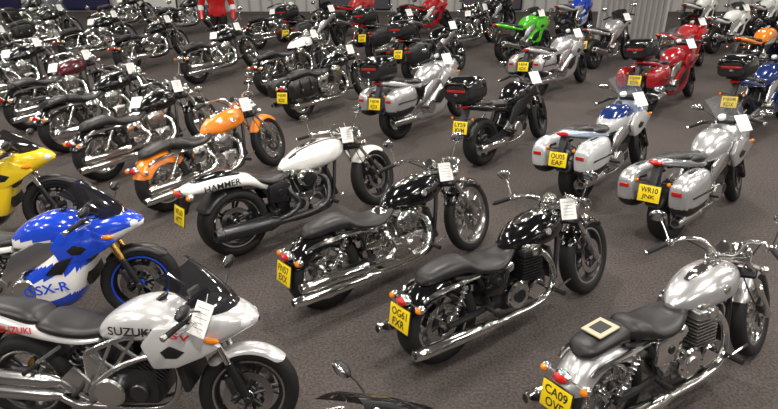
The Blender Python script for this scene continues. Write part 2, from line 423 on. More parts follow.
    if g('rack'):
        b.part('luggage_rack')
        for y in(-.1,-.035,.035,.1): b.tube([(0,y,.72),(-.12,y,.79),(-.33,y,.79)],.007,'chrome')
        b.tube([(-.33,-.1,.79),(-.35,0,.79),(-.33,.1,.79)],.008,'chrome')
        b.box((-.18,0,.81),(.15,.16,.022),g('rackmat','vinyl'),.009)
    if g('bags'):
        b.part('saddlebags')
        for s in(1,-1):
            b.loft([(-.36,.46,.56,.05,3.5,.5,s*.24),(-.32,.40,.65,.085,3.5,.5,s*.24),(-.05,.37,.68,.095,3.5,.5,s*.24),(.12,.39,.67,.085,3.5,.5,s*.24),(.16,.45,.6,.05,3.5,.5,s*.24)],'vinyl',20,4)
            for x in(-.22,0): b.tube([(x,s*.31,.68),(x,s*.342,.6),(x,s*.342,.48)],.012,'vinyl',6); b.box((x,s*.35,.52),(.035,.008,.03),'chrome',.002)
    b.part('footpegs')
    for s in(1,-1):
        b.tube([(1.02,s*.12,.28),(1.02,s*.26,.30)],.012,tr); b.tube([(1.02,s*.19,.30),(1.02,s*.31,.30)],.02,'rubber',10)
        b.tube([(1.0,s*.22,.30),(1.12,s*.24,.34),(1.16,s*.25,.36)],.008,tr); b.tube([(.34,s*.16,.36),(.33,s*.29,.37)],.015,'rubber')
    # front end
    st=g('steer',18); d=steerframe(b,L,Rf,rake,st)
    b.part('front_wheel'); wheel(b,(L,0,Rf),Rf,fw,g('frim',.235),fs,rim,(1,-1),.15)
    b.part('front_fender'); b.fender((L,0,Rf),Rf+.022,g('ff0',42),g('ff1',148),fw/2+.018,fp,drop=.065)
    b.part('front_fork')
    up=lambda t,y=0,f=0: (L+d.x*t+f*.8,y,Rf+d.z*t+f*.3)
    ft=(.90-Rf)/d.z; fy=fw/2+.055; lo=g('forklo','alu')
    for s in(1,-1):
        b.tube([up(-.02,s*fy),up(.3,s*fy)],.029,lo,14); b.cyl(up(.29,s*fy),up(.32,s*fy),.033,tr)
        b.tube([up(.3,s*fy),up(ft+.05,s*fy)],.021,'chrome',12); b.cyl((L,s*(fy-.03),Rf),(L,s*(fy+.03),Rf),.02,tr)
        if g('forkcov'): b.tube([up(.36,s*fy),up(ft*.8,s*fy)],.032,tr,14)
        b.box(up(.13,s*(fy-.005),-.05),(.06,.05,.1),'darkmetal',.012,(0,-rake,0))
    for t in(ft*.74,ft*.98): b.box(up(t,0,-.02),(.08,2*fy+.07,.035),tr if t>ft*.9 else 'castblack',.012,(0,-rake,0))
    b.part('headlight'); hc=up(ft*.80,0,.15); hr=g('hr',.088)
    b.lathe([(0,-.12),(hr*.5,-.11),(hr*.85,-.06),(hr,-.01),(hr*1.06,.0),(hr*1.06,.02),(hr*.95,.025)],g('hshell',tr),hc,(1,0,-.08),26)
    b.lathe([(hr*.95,.022),(hr*.6,.036),(0,.042)],'lens',hc,(1,0,-.08),26)
    b.box((hc[0]-.1,0,hc[2]),(.12,.06,.05),'castblack',.01)
    for s in(1,-1):
        b.tube([(hc[0]-.09,0,hc[2]-.07),(hc[0]-.09,s*.17,hc[2]-.07)],.008,tr,6); signal(b,(hc[0]-.08,s*.185,hc[2]-.07),s,shell=tr)
    b.part('handlebars'); C=up(ft+.03,0,-.03); bh=g('bh',.11); bb=g('bb',.26); bw=g('bw',.40)
    pth=lambda s:[(C[0],s*.0,C[2]),(C[0],s*.07,C[2]+.01),(C[0]-.01,s*.14,C[2]+bh*.8),(C[0]-.08,s*.25,C[2]+bh),(C[0]-bb*.6,s*(bw-.07),C[2]+bh*.85),(C[0]-bb,s*bw,C[2]+bh*.65)]
    for s in(1,-1):
        q=pth(s); b.tube(q,.0135,tr,10)
        e0=Vector(q[4]);e1=Vector(q[5]);dd=(e1-e0).normalized()
        b.tube([e0,e1+dd*.03],.0185,'rubber',10); b.cyl(e1+dd*.03,e1+dd*.04,.02,tr,12)
        b.box(e0-dd*.03,(.05,.06,.045),tr,.012)
        m0=e0-dd*.02
        b.tube([(m0.x,m0.y,m0.z),(m0.x+.06,m0.y+s*.02,m0.z),(e1.x+.08,e1.y,e1.z+.005)],.006,tr,6)
        mirrorpart(b,s,(m0.x,m0.y,m0.z+.02),(m0.x+.03,m0.y+s*.07,m0.z+g('mh',.19)),mat=tr)
    b.cyl(up(ft+.07,.0,-.01),up(ft+.12,0,-.05),.045,tr,20)
    for s in(1,-1): b.tube([(C[0]-.08,s*.24,C[2]+bh),(C[0]+.08,s*.14,C[2]-.02),(hc[0]-.08,s*.05,hc[2]-.1),(L-.2,s*.09,.5),(L-.03,s*.07,.42)],.005,'rubber',5)
    if g('shield'):
        b.part('windshield')
        X=hc[0]-.02;Z=hc[2]
        b.sheet(lambda u,v:(X-.16*v-.12*u*u,.27*math.sin(u*1.3)*(1-.25*v*v),Z-.02+.42*v-.05*u*u),14,8,'clear')
        for s in(1,-1): b.tube([(X-.02,s*.1,Z-.02),(X-.1,s*.12,Z+.2)],.006,'chrome')
    if g('tag',1): tagcard(b,(C[0]-.06,-.17,C[2]-.02),(6,18,52),.12,.165)
    b.pop()
    if g('tag2'): tagcard(b,(.66,-.02,.83+tz),(0,50,30),.14,.18)
    return b.meshes(),L

# ------------------------------------------------------------------ sport / naked / touring
def sport(o):
    b=MB(); g=o.get
    L=g('L',1.43);Rw=.312;pt=o['paint'];fn=g('fn',pt);tailm=g('tailm',pt);fm=g('frame','alu');kind=g('kind','half');rim=g('rim','darkmetal');dz=g('dz',0)
    b.part('rear_wheel'); wheel(b,(0,0,Rw),Rw,.175,.215,g('style',5),rim,(-1,),.11,g('lip',rim))
    b.lathe([(.105,.078),(.105,.086),(.07,.086),(.07,.078)],'gold',(0,0,Rw),(0,1,0),30,True)
    b.part('frame')
    for s in(1,-1):
        b.prism([(.50,.32),(.56,.44),(.02,.355),(-.05,.34),(-.05,.275),(.02,.265)],s*.105,s*.145,fm,.01)
        b.cyl((0,s*.14,Rw),(0,s*.16,Rw),.025,'darkmetal')
        if g('trellis'):
            A=[(1.14,.84),(.98,.80),(.82,.76),(.66,.70),(.5,.62)];B=[(1.12,.74),(.98,.66),(.82,.60),(.66,.52),(.52,.40)]
            b.tube([(x,s*(.06 if i==0 else .16),z) for i,(x,z) in enumerate(A)],.018,fm); b.tube([(x,s*(.06 if i==0 else .175),z) for i,(x,z) in enumerate(B)],.018,fm)
            for i in range(4): b.tube([(A[i][0],s*.155,A[i][1]),(B[i+1][0],s*.17,B[i+1][1])],.013,fm); b.tube([(B[i][0],s*.165,B[i][1]),(A[i+1][0],s*.155,A[i+1][1])],.013,fm)
            b.prism([(.46,.30),(.56,.30),(.62,.5),(.56,.64),(.46,.60)],s*.12,s*.165,fm,.015)
        else:
            b.prism([(1.16,.88),(1.16,.74),(.98,.66),(.62,.50),(.55,.28),(.44,.28),(.44,.46),(.56,.66),(.8,.78)],s*.12,s*.17,fm,.018)
        b.tube([(.52,s*.1,.62),(.2,s*.10,.74+dz*.5),(-.2,s*.06,.80+dz*.5)],.015,'castblack')
        b.prism([(.30,.42),(.46,.34),(.5,.42),(.40,.52)],s*.15,s*.175,'alu',.008); b.tube([(.44,s*.17,.38),(.44,s*.28,.38)],.014,'rubber')
        b.tube([(.3,s*.12,.62),(.16,s*.16,.52)],.012,'alu'); b.tube([(.16,s*.16,.51),(.15,s*.27,.51)],.013,'rubber')
    b.tube([(.2,.0,.40),(.42,0,.64)],.03,'castblack'); b.spring((.3,0,.42),(.44,0,.64),.045,6,.008,g('sp','darkmetal'))
    b.tube([(.60,.12,.26),(.56,.22,.14),(.52,.36,.06)],.011,'castblack'); b.box((.52,.37,.055),(.07,.04,.012),'castblack',.003)
    b.part('engine'); en=g('eng','darkmetal')
    b.box((.70,0,.38),(.42,.28,.26),en,.04); b.cyl((.62,-.13,.36),(.62,-.20,.36),.10,g('cover','alu'),26); b.cyl((.80,-.13,.36),(.80,-.18,.36),.06,en,20)
    b.cyl((.78,.13,.38),(.78,.2,.38),.09,g('cover','alu'),26)
    b.push(T(.84,0,.46)@R(40,'Y')); 
    for k in range(6): b.box((0,0,.02+k*.024),(.17,.26,.012),en,0)
    b.box((0,0,.1),(.15,.24,.2),en,.02); b.box((0,0,.21),(.18,.28,.09),'alu',.025); b.pop()
    b.box((.66,0,.58),(.2,.2,.22),en,.03)
    b.box((1.06,0,.53),(.04,.30,.32),'radiator',.008,(0,-14,0))
    b.part('exhaust')
    for y in(-.07,.07): b.tube([(.96,y,.58),(1.02,y,.44),(.94,y*.9,.22),(.7,y*.5-.03,.17),(.42,-.1,.2)],.022,'alu',10)
    e0,e1=((.30,-.16,.30),(-.34,-.24,.46)) if not g('tour') else ((.30,-.17,.26),(-.32,-.22,.31))
    b.tube([(.45,-.08,.2),(.38,-.14,.22),(e0[0]-.02,e0[1],e0[2]-.01)],.024,'alu',10)
    if g('twinmuf'):
        for k in(0,1): muffler(b,(e0[0],e0[1],e0[2]-.0+.1*k),(e1[0]+.04,e1[1]-.01,e1[2]-.08+.1*k),.046,'alu')
        b.tube([(.44,-.08,.22),(.4,-.15,.33),(.3,-.165,.4)],.022,'alu')
    else: muffler(b,e0,e1,.056,g('mufmat','alu'))
    b.part('fuel_tank')
    TS=[(.50,.68,.71,.03),(.56,.66,.80,.095),(.66,.66,.88,.145),(.78,.67,.935,.172),(.90,.69,.95,.178),(1.01,.72,.925,.155),(1.09,.76,.87,.10),(1.12,.79,.83,.04)]
    b.loft([(x,zb,zt+dz*.6,w,2.6,.42) for x,zb,zt,w in TS],g('tankfn',pt),40,8)
    b.cyl((.93,0,.945+dz*.6),(.92,0,.962+dz*.6),.042,'darkmetal',20)
    if g('ttext'): b.text(g('ttext'),.27,.055,g('ttcol','ink_and_bore_shade'),T(.80,-.186,.79)@SIDE)
    b.part('seat')
    b.loft([(.14,.75+dz,.79+dz,.10),(.2,.73+dz,.815+dz,.14),(.32,.71+dz,.80+dz,.155),(.44,.69+dz,.775+dz,.13),(.54,.68+dz,.77+dz,.09),(.58,.69,.74+dz,.05)],'vinyl',22,5)
    b.loft([(-.22,.85+dz,.865+dz,.05),(-.17,.82+dz,.885+dz,.09),(0,.78+dz,.875+dz,.115),(.12,.76+dz,.85+dz,.12),(.18,.77+dz,.80+dz,.08)],g('pillion','vinyl'),20,4)
    b.part('tail_unit')
    b.loft([(-.34,.835+dz,.865+dz,.04),(-.28,.80+dz,.88+dz,.09),(-.12,.75+dz,.86+dz,.13),(.06,.70+dz,.82+dz,.15),(.25,.67+dz*.8,.76+dz,.155),(.42,.64+dz*.5,.73+dz,.14),(.54,.64,.72+dz,.10)],tailm,24,4)
    b.part('tail_light'); b.ell((-.325,0,.845+dz),(.04,.075,.026),'redlens')
    if g('sttext'): b.text(g('sttext'),.2,.045,g('sttcol','red_text'),T(.06,-.16,.77+dz)@SIDE)
    b.part('plate_hanger'); b.fender((0,0,Rw),Rw+.06,118,160,.10,'plastic',.03,10,8)
    b.prism([(-.22,.82+dz),(-.30,.82+dz),(-.40,.62),(-.42,.48),(-.38,.48),(-.34,.62)],-.04,.04,'plastic',.005)
    b.tube([(-.34,-.14,.70),(-.34,.14,.70)],.008,'plastic',6,1)
    for s in(1,-1): signal(b,(-.35,s*.16,.70),s,.025,'plastic',-1)
    plate(b,-.425,.555 if not g('tour') else .60,14,g('plate'),.22,.16)
    if g('panniers'):
        b.part('panniers'); pm=g('pannmat',pt)
        f2=lambda c:('plastic' if c.z<.50 else pm)
        for s in(1,-1):
            yc=s*.265
            b.loft([(-.42,.52,.66,.05,2.8,.5,yc),(-.39,.44,.73,.09,2.8,.5,yc),(-.26,.38,.785,.12,2.8,.55,yc),(-.02,.40,.79,.12,2.8,.55,yc*.97),(.12,.48,.76,.09,2.8,.5,yc*.93),(.18,.57,.70,.04,2.8,.5,yc*.9)],f2,36,8)
            b.box((-.13,s*.386,.60),(.40,.014,.018),'plastic',.005); b.box((-.416,yc,.64),(.02,.10,.04),'redlens',.006)
            b.box((-.13,yc,.792),(.14,.03,.02),'plastic',.006); b.tube([(-.3,s*.1,.74),(-.3,s*.2,.70)],.014,'castblack'); b.tube([(.05,s*.1,.70),(.05,s*.2,.66)],.014,'castblack')
    if g('topbox'):
        b.part('top_box'); z=.93+dz; x0=g('tbx',-.26)
        b.box((x0+.06,0,z-.03),(.34,.2,.03),'castblack',.01)
        fnb=lambda c:('plastic' if c.z<z+.16 else g('boxmat','gloss_black'))
        b.loft([(x0-.20,z+.04,z+.20,.15,4,.5),(x0-.185,z,z+.25,.20,4,.5),(x0-.05,z-.01,z+.29,.225,4,.5),(x0+.12,z-.01,z+.28,.22,4,.5),(x0+.19,z,z+.23,.19,4,.5),(x0+.21,z+.05,z+.18,.14,4,.5)],fnb,44,6)
        b.box((x0-.20,0,z+.135),(.012,.27,.03),'redlens',.004); b.box((x0-.205,0,z+.09),(.012,.05,.03),'alu',.004)
    # fairing
    if kind in('half','full'):
        b.part('fairing'); q=g('fz',0)
        b.loft([(.98,.68,.84,.19,2.6,.5),(1.08,.64,.90+q*.3,.215,2.6,.5),(1.20,.65,.94+q*.5,.21,2.5,.5),(1.32,.69,.94+q*.5,.18,2.4,.5),(1.42,.75,.91+q*.3,.13,2.3,.5),(1.49,.79,.87,.07,2.2,.5),(1.52,.81,.84,.02,2.2,.5)],fn,40,8,'plastic')
        for s in(1,-1):
            b.prism([(1.36,.74),(1.16,.86),(.96,.84),(.86,.72),(.93,.56),(1.08,.58),(1.24,.66)],s*.17,s*.222,g('panel',pt),.025)
            b.prism([(1.14,.70),(1.05,.735),(.99,.69),(1.02,.65),(1.09,.655)],s*.221,s*.226,'plastic',.002)
        b.part('headlight')
        for s in(1,-1):
            b.ell((1.425,s*.06,.835),(.07,.055,.045),'lens',16,8)
        b.part('windscreen'); h=g('sh',.2)
        b.sheet(lambda u,v:(1.40-.30*v-.16*(1-math.cos(u*1.35)),(.16+.02*v)*math.sin(u*1.35),.925+q*.4+h*v**.8-.06*(1-math.cos(u*1.35))),16,8,g('screen','smoke'))
        for s in(1,-1):
            mirrorpart(b,s,(1.25,s*.16,.93+q*.4),(1.22,s*.36,1.03+q*.5),(.03,.075,.038),'plastic')
            b.ell((1.30,s*.215,.78),(.05,.02,.02),'amber',10,6)
        b.part('dashboard'); b.box((1.15,0,.93+q*.5),(.09,.2,.07),'plastic',.02,(0,-30,0)); b.cyl((1.12,.04,.95+q*.5),(1.10,.04,.985+q*.5),.04,'paper',18)
    if kind=='full':
        b.part('fairing')
        b.loft([(.36,.21,.28,.07,2.6,.5),(.46,.18,.36,.13,2.6,.5),(.62,.16,.50,.185,2.8,.5),(.80,.16,.64,.212,3,.5),(.95,.20,.76,.22,3,.5),(1.05,.34,.82,.215,3,.5),(1.12,.55,.85,.20,3,.5)],g('lowfn',fn),64,14,'plastic')
        if not g('noscoop'):
            for s in(1,-1): b.prism([(.98,.62),(.78,.56),(.66,.42),(.80,.38),(.92,.46)],s*.215,s*.226,'plastic',.003)
        else:
            for s in(1,-1): b.prism([(1.03,.64),(.90,.60),(.80,.50),(.93,.50)],s*.215,s*.228,'plastic',.003)
        if g('btext'): b.text(g('btext'),.34,.08,g('btcol','white_text'),T(.80,-.236,.39)@R(-8,'Y')@SIDE)
    if g('bellytext'): b.text(g('bellytext'),.12,.045,'red_text',T(1.12,-.225,.80)@R(8,'Y')@SIDE)
    # front end
    rake=g('rake',24); d=steerframe(b,L,Rw,rake,g('steer',16),.04)
    b.part('front_wheel'); wheel(b,(L,0,Rw),Rw-.005,.12,.215,g('style',5),rim,(1,-1),.155,g('lip',rim))
    b.part('front_fender'); b.fender((L,0,Rw),Rw+.015,45,138,.070,g('ffm',pt),.05)
    b.part('front_fork')
    up=lambda t,y=0,f=0:(L+d.x*t+f,y,Rw+d.z*t)
    ft=(.88+dz*.5-Rw)/d.z
    for s in(1,-1):
        b.tube([up(-.03,s*.1),up(.26,s*.1)],.028,g('forklo','castblack'),12); b.tube([up(.24,s*.1),up(ft,s*.1)],.022 if not g('usd') else .028,g('forkup','chrome'),12)
        b.box(up(.1,s*.09,-.05),(.05,.06,.11),'darkmetal',.012,(0,-rake,0)); b.cyl((L,s*.08,Rw),(L,s*.13,Rw),.022,'darkmetal')
    for t in(ft*.7,ft*.97): b.box(up(t,0,-.02),(.08,.26,.03),'castblack',.01,(0,-rake,0))
    b.part('handlebars'); C=up(ft,0,-.03); bh=g('bh',.02)
    for s in(1,-1):
        pts=[(C[0],s*.06,C[2]+bh*.3),(C[0]-.01,s*.14,C[2]+bh),(C[0]-.04,s*.24,C[2]+bh),(C[0]-.11,s*.36,C[2]+bh-.03)]
        b.tube(pts,.012,'castblack'); e0=Vector(pts[2]);e1=Vector(pts[3]);dd=(e1-e0).normalized()
        b.tube([e0,e1],.018,'rubber',10); b.cyl(e1,e1+dd*.03,.019,'alu',12); b.box(e0-dd*.02,(.05,.05,.04),'plastic',.01)
        b.tube([e0,(e0.x+.07,e0.y+s*.02,e0.z),(e1.x+.06,e1.y,e1.z)],.006,'alu',6)
        b.cyl((C[0]+.06,s*.13,C[2]+.01),(C[0]+.06,s*.13,C[2]+.05),.022,'plastic',12)
        if kind=='naked': mirrorpart(b,s,(e0.x,e0.y,e0.z+.01),(e0.x+.02,e0.y+s*.08,e0.z+.19),(.015,.065,.042),'plastic')
        b.tube([(C[0]-.04,s*.22,C[2]+bh),(C[0]+.1,s*.12,C[2]),(L-.12,s*.1,.55),(L-.05,s*.09,.42)],.005,'rubber',5)
    if kind=='naked':
        b.part('headlight'); hc=up(ft*.86,0,.13)
        b.lathe([(0,-.11),(.05,-.1),(.08,-.05),(.092,0),(.095,.02),(.08,.026)],g('hshell','chrome'),hc,(1,0,-.08),24); b.lathe([(.088,.022),(.05,.036),(0,.04)],'lens',hc,(1,0,-.08),24)
        for s in(1,-1): b.tube([(hc[0]-.06,0,hc[2]),(hc[0]-.06,s*.15,hc[2])],.008,'castblack',6); signal(b,(hc[0]-.05,s*.16,hc[2]),s,.028,'plastic')
        for s in(1,-1): b.cyl((hc[0]-.1,s*.05,hc[2]+.11),(hc[0]-.06,s*.05,hc[2]+.08),.04,'plastic',16)
        if g('fly'):
            b.part('windscreen'); b.sheet(lambda u,v:(hc[0]+.06-.2*v-.12*u*u,.17*math.sin(u*1.3),hc[2]+.08+.26*v-.04*u*u),12,6,'smoke')
    b.pop()
    if g('tag',1): tagcard(b,g('tagp',(1.06,-.2,.98+dz)),g('tagr',(0,40,58)),.14,.19)
    return b.meshes(),L

def sportfn_blue(c):
    k=c.z-.3*(c.x-.8)
    if c.z>.86: return BLUE
    if .56<k<.63: return WHITE
    if .28<k<=.46: return WHITE
    if c.z<.21: return BLACK
    return BLUE
CACHE={}
def put(name,spec,x0,y0,x1,y1,lean=8):
    k,o=spec; key=id(o)
    if key not in CACHE: CACHE[key]=(cruiser(o) if k=='c' else sport(o))
    ms,L=CACHE[key]; place(ms,name,(x0,y0),(x1,y1),lean,L)
CR='cruiser_motorcycle';SPN='sport_motorcycle';TO='touring_motorcycle'
tank_stripe=lambda c:('ink_and_bore_shade' if abs(abs(c.y)-.05)<.022 and c.z>.8 else WHITE)
sA=('s',dict(paint=SILVERW,kind='half',trellis=1,ttext='SUZUKI',sttext='SUZUKI',bellytext='SV',twinmuf=1,rim='darkmetal',lip='alu',eng='darkmetal',tagp=(1.26,-.235,.93),tagr=(0,30,62),steer=12,plate=False,sh=.25,dz=-.03))
sB=('s',dict(paint=BLUE,kind='full',fn=sportfn_blue,lowfn=sportfn_blue,tailm=WHITE,btext='GSX-R',btcol=BLUE,rim='castblack',lip=BLUE,tankfn=lambda c:BLUE if c.z>.76 else WHITE,tag=0,steer=8,usd=1,forkup='gold',ffm='plastic',plate=False,sh=.25,noscoop=1))
sC=('s',dict(paint=YELLOW,kind='full',lowfn=lambda c:YELLOW if c.z>.3 else BLACK,rim='castblack',steer=10,ffm='plastic',plate=False,noscoop=1))
cD=('c',dict(paint=ORANGE,eng='alu',ex='stack',rstyle='wire',fstyle='wire',rim='chrome',seat='solo',bh=.12,chromearm=1,plate=False,rfdrop=.13))
cE=('c',dict(paint=WHITE,fpaint=WHITE,eng='castblack',fin='darkmetal',trim='chrome',ex='side',exmat='darkmetal',rw=.27,Rr=.335,rrim=.23,fw=.135,rstyle=5,fstyle=5,rim='castblack',tail=1,ftext='HAMMER',tankfn=tank_stripe,L=1.75,side='castblack',bh=.04,bb=.18,plate=['VK60','HTT'],er=.05,forklo='castblack',console=BLACK,ff0=50,ff1=140,
  tank=[(.58,.70,.73,.04),(.66,.67,.80,.10),(.80,.65,.865,.16),(.96,.64,.90,.195),(1.12,.65,.91,.19),(1.26,.69,.89,.14),(1.35,.75,.85,.05)],pdz=.2))
cF=('c',dict(paint=BLACK,eng='alu',ex='stack',rstyle=5,fstyle=10,rim='alu',Rf=.35,frim=.27,fw=.10,plate=['FN57','EXX'],seat='two',L=1.66,rfdrop=.12,rw=.2))
cG=('c',dict(paint=BLACK,type='p',eng='castblack',fin='castblack',ex='twin',rstyle=5,fstyle=5,rim='darkmetal',plate=['OG61','FXR'],L=1.64,bh=.07,bb=.2,tag=1,steer=14,side='gloss_black',rf1=150,pdz=.12,fw=.135,rw=.2))
cH=('c',dict(paint=SILVER,type='p',eng='alu',fin='alu',ex='twin',rstyle='wire',fstyle='wire',rim='chrome',plate=['CA09','OVE'],L=1.64,bh=.12,bb=.28,seat='solo',pad=1,console='chrome',tag=0,tag2=0,rw=.2))
cO1=('c',dict(paint=BLACK,eng='alu',ex='stack',rstyle='wire',fstyle='wire',rim='chrome',forkcov=1,tag2=1,plate=False))
cO2=('c',dict(paint=BLACK,eng='alu',ex='side',rstyle=5,fstyle=5,seat='solo',rack=1,forkcov=1,plate=False))
cO3=('c',dict(paint=MAROON,fpaint=BLACK,eng='alu',ex='stack',rstyle='wire',fstyle='wire',rim='chrome',sissy=1,tag2=1,plate=False))
cSh=('c',dict(paint=BLACK,eng='alu',ex='stack',rstyle='wire',fstyle='wire',rim='chrome',sissy=1,shield=1,bags=1,plate=False))
cN=('c',dict(paint=BLACK,type='p',eng='alu',ex='twin',rstyle='wire',fstyle='wire',rim='chrome',bags=1))
cP=('c',dict(paint=BLACK,tankfn=lambda c:WHITE if c.z>.74 else BLACK,type='p',eng='alu',ex='twin',rstyle='wire',fstyle='wire',rim='chrome',plate=False))
sJ=('s',dict(paint=SILVER,kind='half',L=1.47,panniers=1,dz=.04,fz=.16,sh=.3,screen='clear',tour=1,plate=['WR10','JNK'],pannmat=SILVER,bh=.1,tailm=GREY,rim='darkmetal'))
sK=('s',dict(paint=PALE,kind='half',L=1.5,panniers=1,dz=.02,fz=.14,sh=.3,screen='clear',tour=1,plate=['OU05','EAF'],pannmat=OFFW,bh=.1,fn=lambda c:NAVY if c.z<.78 else PALE,tankfn=lambda c:OFFW if c.z<.84 else NAVY,panel=OFFW))
sL=('s',dict(paint=BLACK,kind='naked',L=1.47,topbox=1,bh=.12,eng='castblack',frame='castblack',mufmat='chrome',plate=['LY59','KVM'],tour=1))
sM=('s',dict(paint=SILVER,kind='full',L=1.5,panniers=1,topbox=1,dz=.03,fz=.16,sh=.28,tour=1,plate=None,bh=.1))
sM2=('s',dict(paint=SILVER,kind='full',L=1.5,panniers=1,dz=.03,fz=.16,sh=.28,tour=1,plate=None,bh=.1))
sR=('s',dict(paint=DRED,kind='full',L=1.5,panniers=1,topbox=1,dz=.03,fz=.16,sh=.3,tour=1,screen='clear',bh=.1,pannmat=DRED))
sT=('s',dict(paint=NAVY,kind='full',L=1.5,topbox=1,panniers=0,dz=.03,fz=.14,sh=.28,tour=1,bh=.1))
sG=('s',dict(paint=GREEN,kind='full',lowfn=lambda c:GREEN if c.z>.35 else BLACK,plate=False))
sW=('s',dict(paint=WHITE,kind='full',lowfn=lambda c:WHITE if c.z>.35 else BLACK,tag=1,plate=False))
sRd=('s',dict(paint=RED,kind='full',plate=False))
sBk=('s',dict(paint=BLACK,kind='half',tag=0,steer=5))
sNk=('s',dict(paint=BLACK,kind='naked',bh=.12,fly=1,panniers=1,pannmat='plastic',topbox=1,tour=1))
sNs=('s',dict(paint=SILVER,kind='naked',bh=.12,fly=1))
sOr=('s',dict(paint=ORANGE,kind='naked',bh=.14,fly=1,plate=False))

put(SPN,sA,-2.28,2.99,-.91,2.86); put(SPN,sB,-3.33,3.97,-2.14,4.11); put(SPN,sC,-4.68,5.25,-3.57,5.52)
put(CR,cD,-2.53,6.07,-1.5,7.56); put(CR,cE,-1.5,5.15,-.13,6.3); put(CR,cF,-.55,4.25,.84,5.27); put(CR,cG,.39,3.59,1.73,4.5); put(CR,cH,1.34,2.85,2.73,3.66)
put(SPN,sBk,-.78,1.345,.06,1.935)
put(TO,sJ,2.75,5.35,4.16,6.5); put(TO,sK,2.07,6.25,3.46,7.56); put(TO,sL,.99,7.24,2.52,8.86); put(TO,sM,-.06,8.36,1.35,9.91); put(CR,cN,-1.53,9.41,-.36,11)
put(CR,cO1,-3.59,6.98,-2.65,8.4); put(CR,cO2,-4.57,7.94,-3.69,9.52); put(CR,cO3,-5.61,8.81,-4.83,10.59); put(CR,cO1,-6.94,9.86,-6.28,11.74); put(CR,cSh,-8.3,11.14,-7.8,13.22)
put(CR,cP,-2.33,10.86,-1.14,12.57); put(CR,cO1,-3.92,11.66,-2.9,13.52); put(CR,cO2,-5.59,12.66,-4.76,14.49); put(CR,cSh,-8.83,14.49,-8.16,16.4); put(CR,cO1,-7.1,13.5,-6.3,15.2)
put(CR,cO2,-6.1,17.0,-5.3,18.5); put(CR,cO1,-3.3,15.3,-2.3,16.7); put(CR,cO1,-8.0,17.6,-7.3,19.1); put(CR,cSh,-10.4,16.85,-9.9,18.6)
put(TO,sNk,-2.1,14.3,-1.2,15.6); put(TO,sNk,-.3,13.7,.7,14.9); put(SPN,sRd,-1.4,17.0,-.4,18.2); put(SPN,sG,2.45,13.62,4.0,14.9); put(TO,sM2,2.47,10.66,4.13,12.22)
put(TO,sNk,.35,11.8,1.7,13.2); put(SPN,sRd,.5,16.85,1.8,18.1); put(CR,cO1,1.6,15.0,2.7,16.3); put(SPN,sNs,4.5,13.2,5.5,14.1)
put(TO,sR,3.99,9.57,5.91,11.21); put(TO,sT,4.94,8.36,6.8,9.85); put(SPN,sRd,5.6,12.4,7.1,13.6); put(SPN,sW,7.6,14.6,9.3,15.8); put(SPN,sW,8.3,17.2,9.6,18.3); put(SPN,sW,10.0,17.0,11.3,18.1)
put(SPN,sOr,7.0,12.0,8.5,13.1); put(TO,sNk,7.3,10.2,8.6,11.1); put(SPN,sW,9.3,13.2,10.7,14.2)
put(SPN,sBk,2.5,17.3,3.7,18.5); put(SPN,sB,4.7,16.85,5.9,18.1); put(SPN,sW,6.6,17.1,7.8,18.3)

# ------------------------------------------------------------------ room
def simple_box(name,x0,x1,y0,y1,z0,z1,mat):
    b=MB(); b.part(name); b.box(((x0+x1)/2,(y0+y1)/2,(z0+z1)/2),(x1-x0,y1-y0,z1-z0),mat,0)
    me=b.meshes()[name]; o=bpy.data.objects.new(name,me); COL.objects.link(o); return o
def carpet():
    m=bpy.data.materials.new('carpet'); m.use_nodes=True; nt=m.node_tree; p=nt.nodes['Principled BSDF']; p.inputs['Roughness'].default_value=.95; p.inputs['Specular IOR Level'].default_value=.15
    tc=nt.nodes.new('ShaderNodeTexCoord'); a=nt.nodes.new('ShaderNodeTexNoise'); a.inputs['Scale'].default_value=48; a.inputs['Detail'].default_value=6; a.inputs['Roughness'].default_value=.8
    c=nt.nodes.new('ShaderNodeTexNoise'); c.inputs['Scale'].default_value=1.2; c.inputs['Detail'].default_value=3
    r=nt.nodes.new('ShaderNodeValToRGB'); r.color_ramp.elements[0].position=.34; r.color_ramp.elements[0].color=(.036,.031,.0295,1); r.color_ramp.elements[1].position=.66; r.color_ramp.elements[1].color=(.155,.133,.126,1)
    mx=nt.nodes.new('ShaderNodeMixRGB'); mx.blend_type='MULTIPLY'; mx.inputs[0].default_value=.35
    bp=nt.nodes.new('ShaderNodeBump'); bp.inputs['Strength'].default_value=.6; bp.inputs['Distance'].default_value=.01
    for n in(a,c): nt.links.new(tc.outputs['Object'],n.inputs['Vector'])
    nt.links.new(a.outputs['Fac'],r.inputs[0]); nt.links.new(r.outputs[0],mx.inputs[1]); nt.links.new(c.outputs['Fac'],mx.inputs[2]); nt.links.new(mx.outputs[0],p.inputs['Base Color'])
    nt.links.new(a.outputs['Fac'],bp.inputs['Height']); nt.links.new(bp.outputs[0],p.inputs['Normal']); MAT['carpet']=m
carpet()
mk('wall_white',(.55,.54,.53),0,.6); mk('wall_navy',(.03,.03,.10),0,.5); mk('ceil',(.28,.28,.28),0,.8); mk('wall_rib',(.40,.40,.40),.2,.45); mk('wall_dark',(.1,.1,.12),0,.7)
X0,X1,Y0,Y1,H=-16,16,-4,22,4.6
simple_box('floor',X0,X1,Y0,Y1,-.1,0,'carpet'); simple_box('ceiling',X0,X1,Y0,Y1,H,H+.1,'ceil')
simple_box('wall_left',X0-.1,X0,Y0,Y1,0,H,'wall_white'); simple_box('wall_right',X1,X1+.1,Y0,Y1,0,H,'wall_white'); simple_box('wall_near',X0,X1,Y0-.1,Y0,0,H,'wall_dark')
b=MB(); b.part('wall_far'); b.box((0,Y1+.05,H/2),(X1-X0,.1,H),'wall_white',0)
x=X0+.3
while x<X1: b.box((x,Y1-.01,H/2),(.06,.03,H),'wall_rib',0); x+=.4
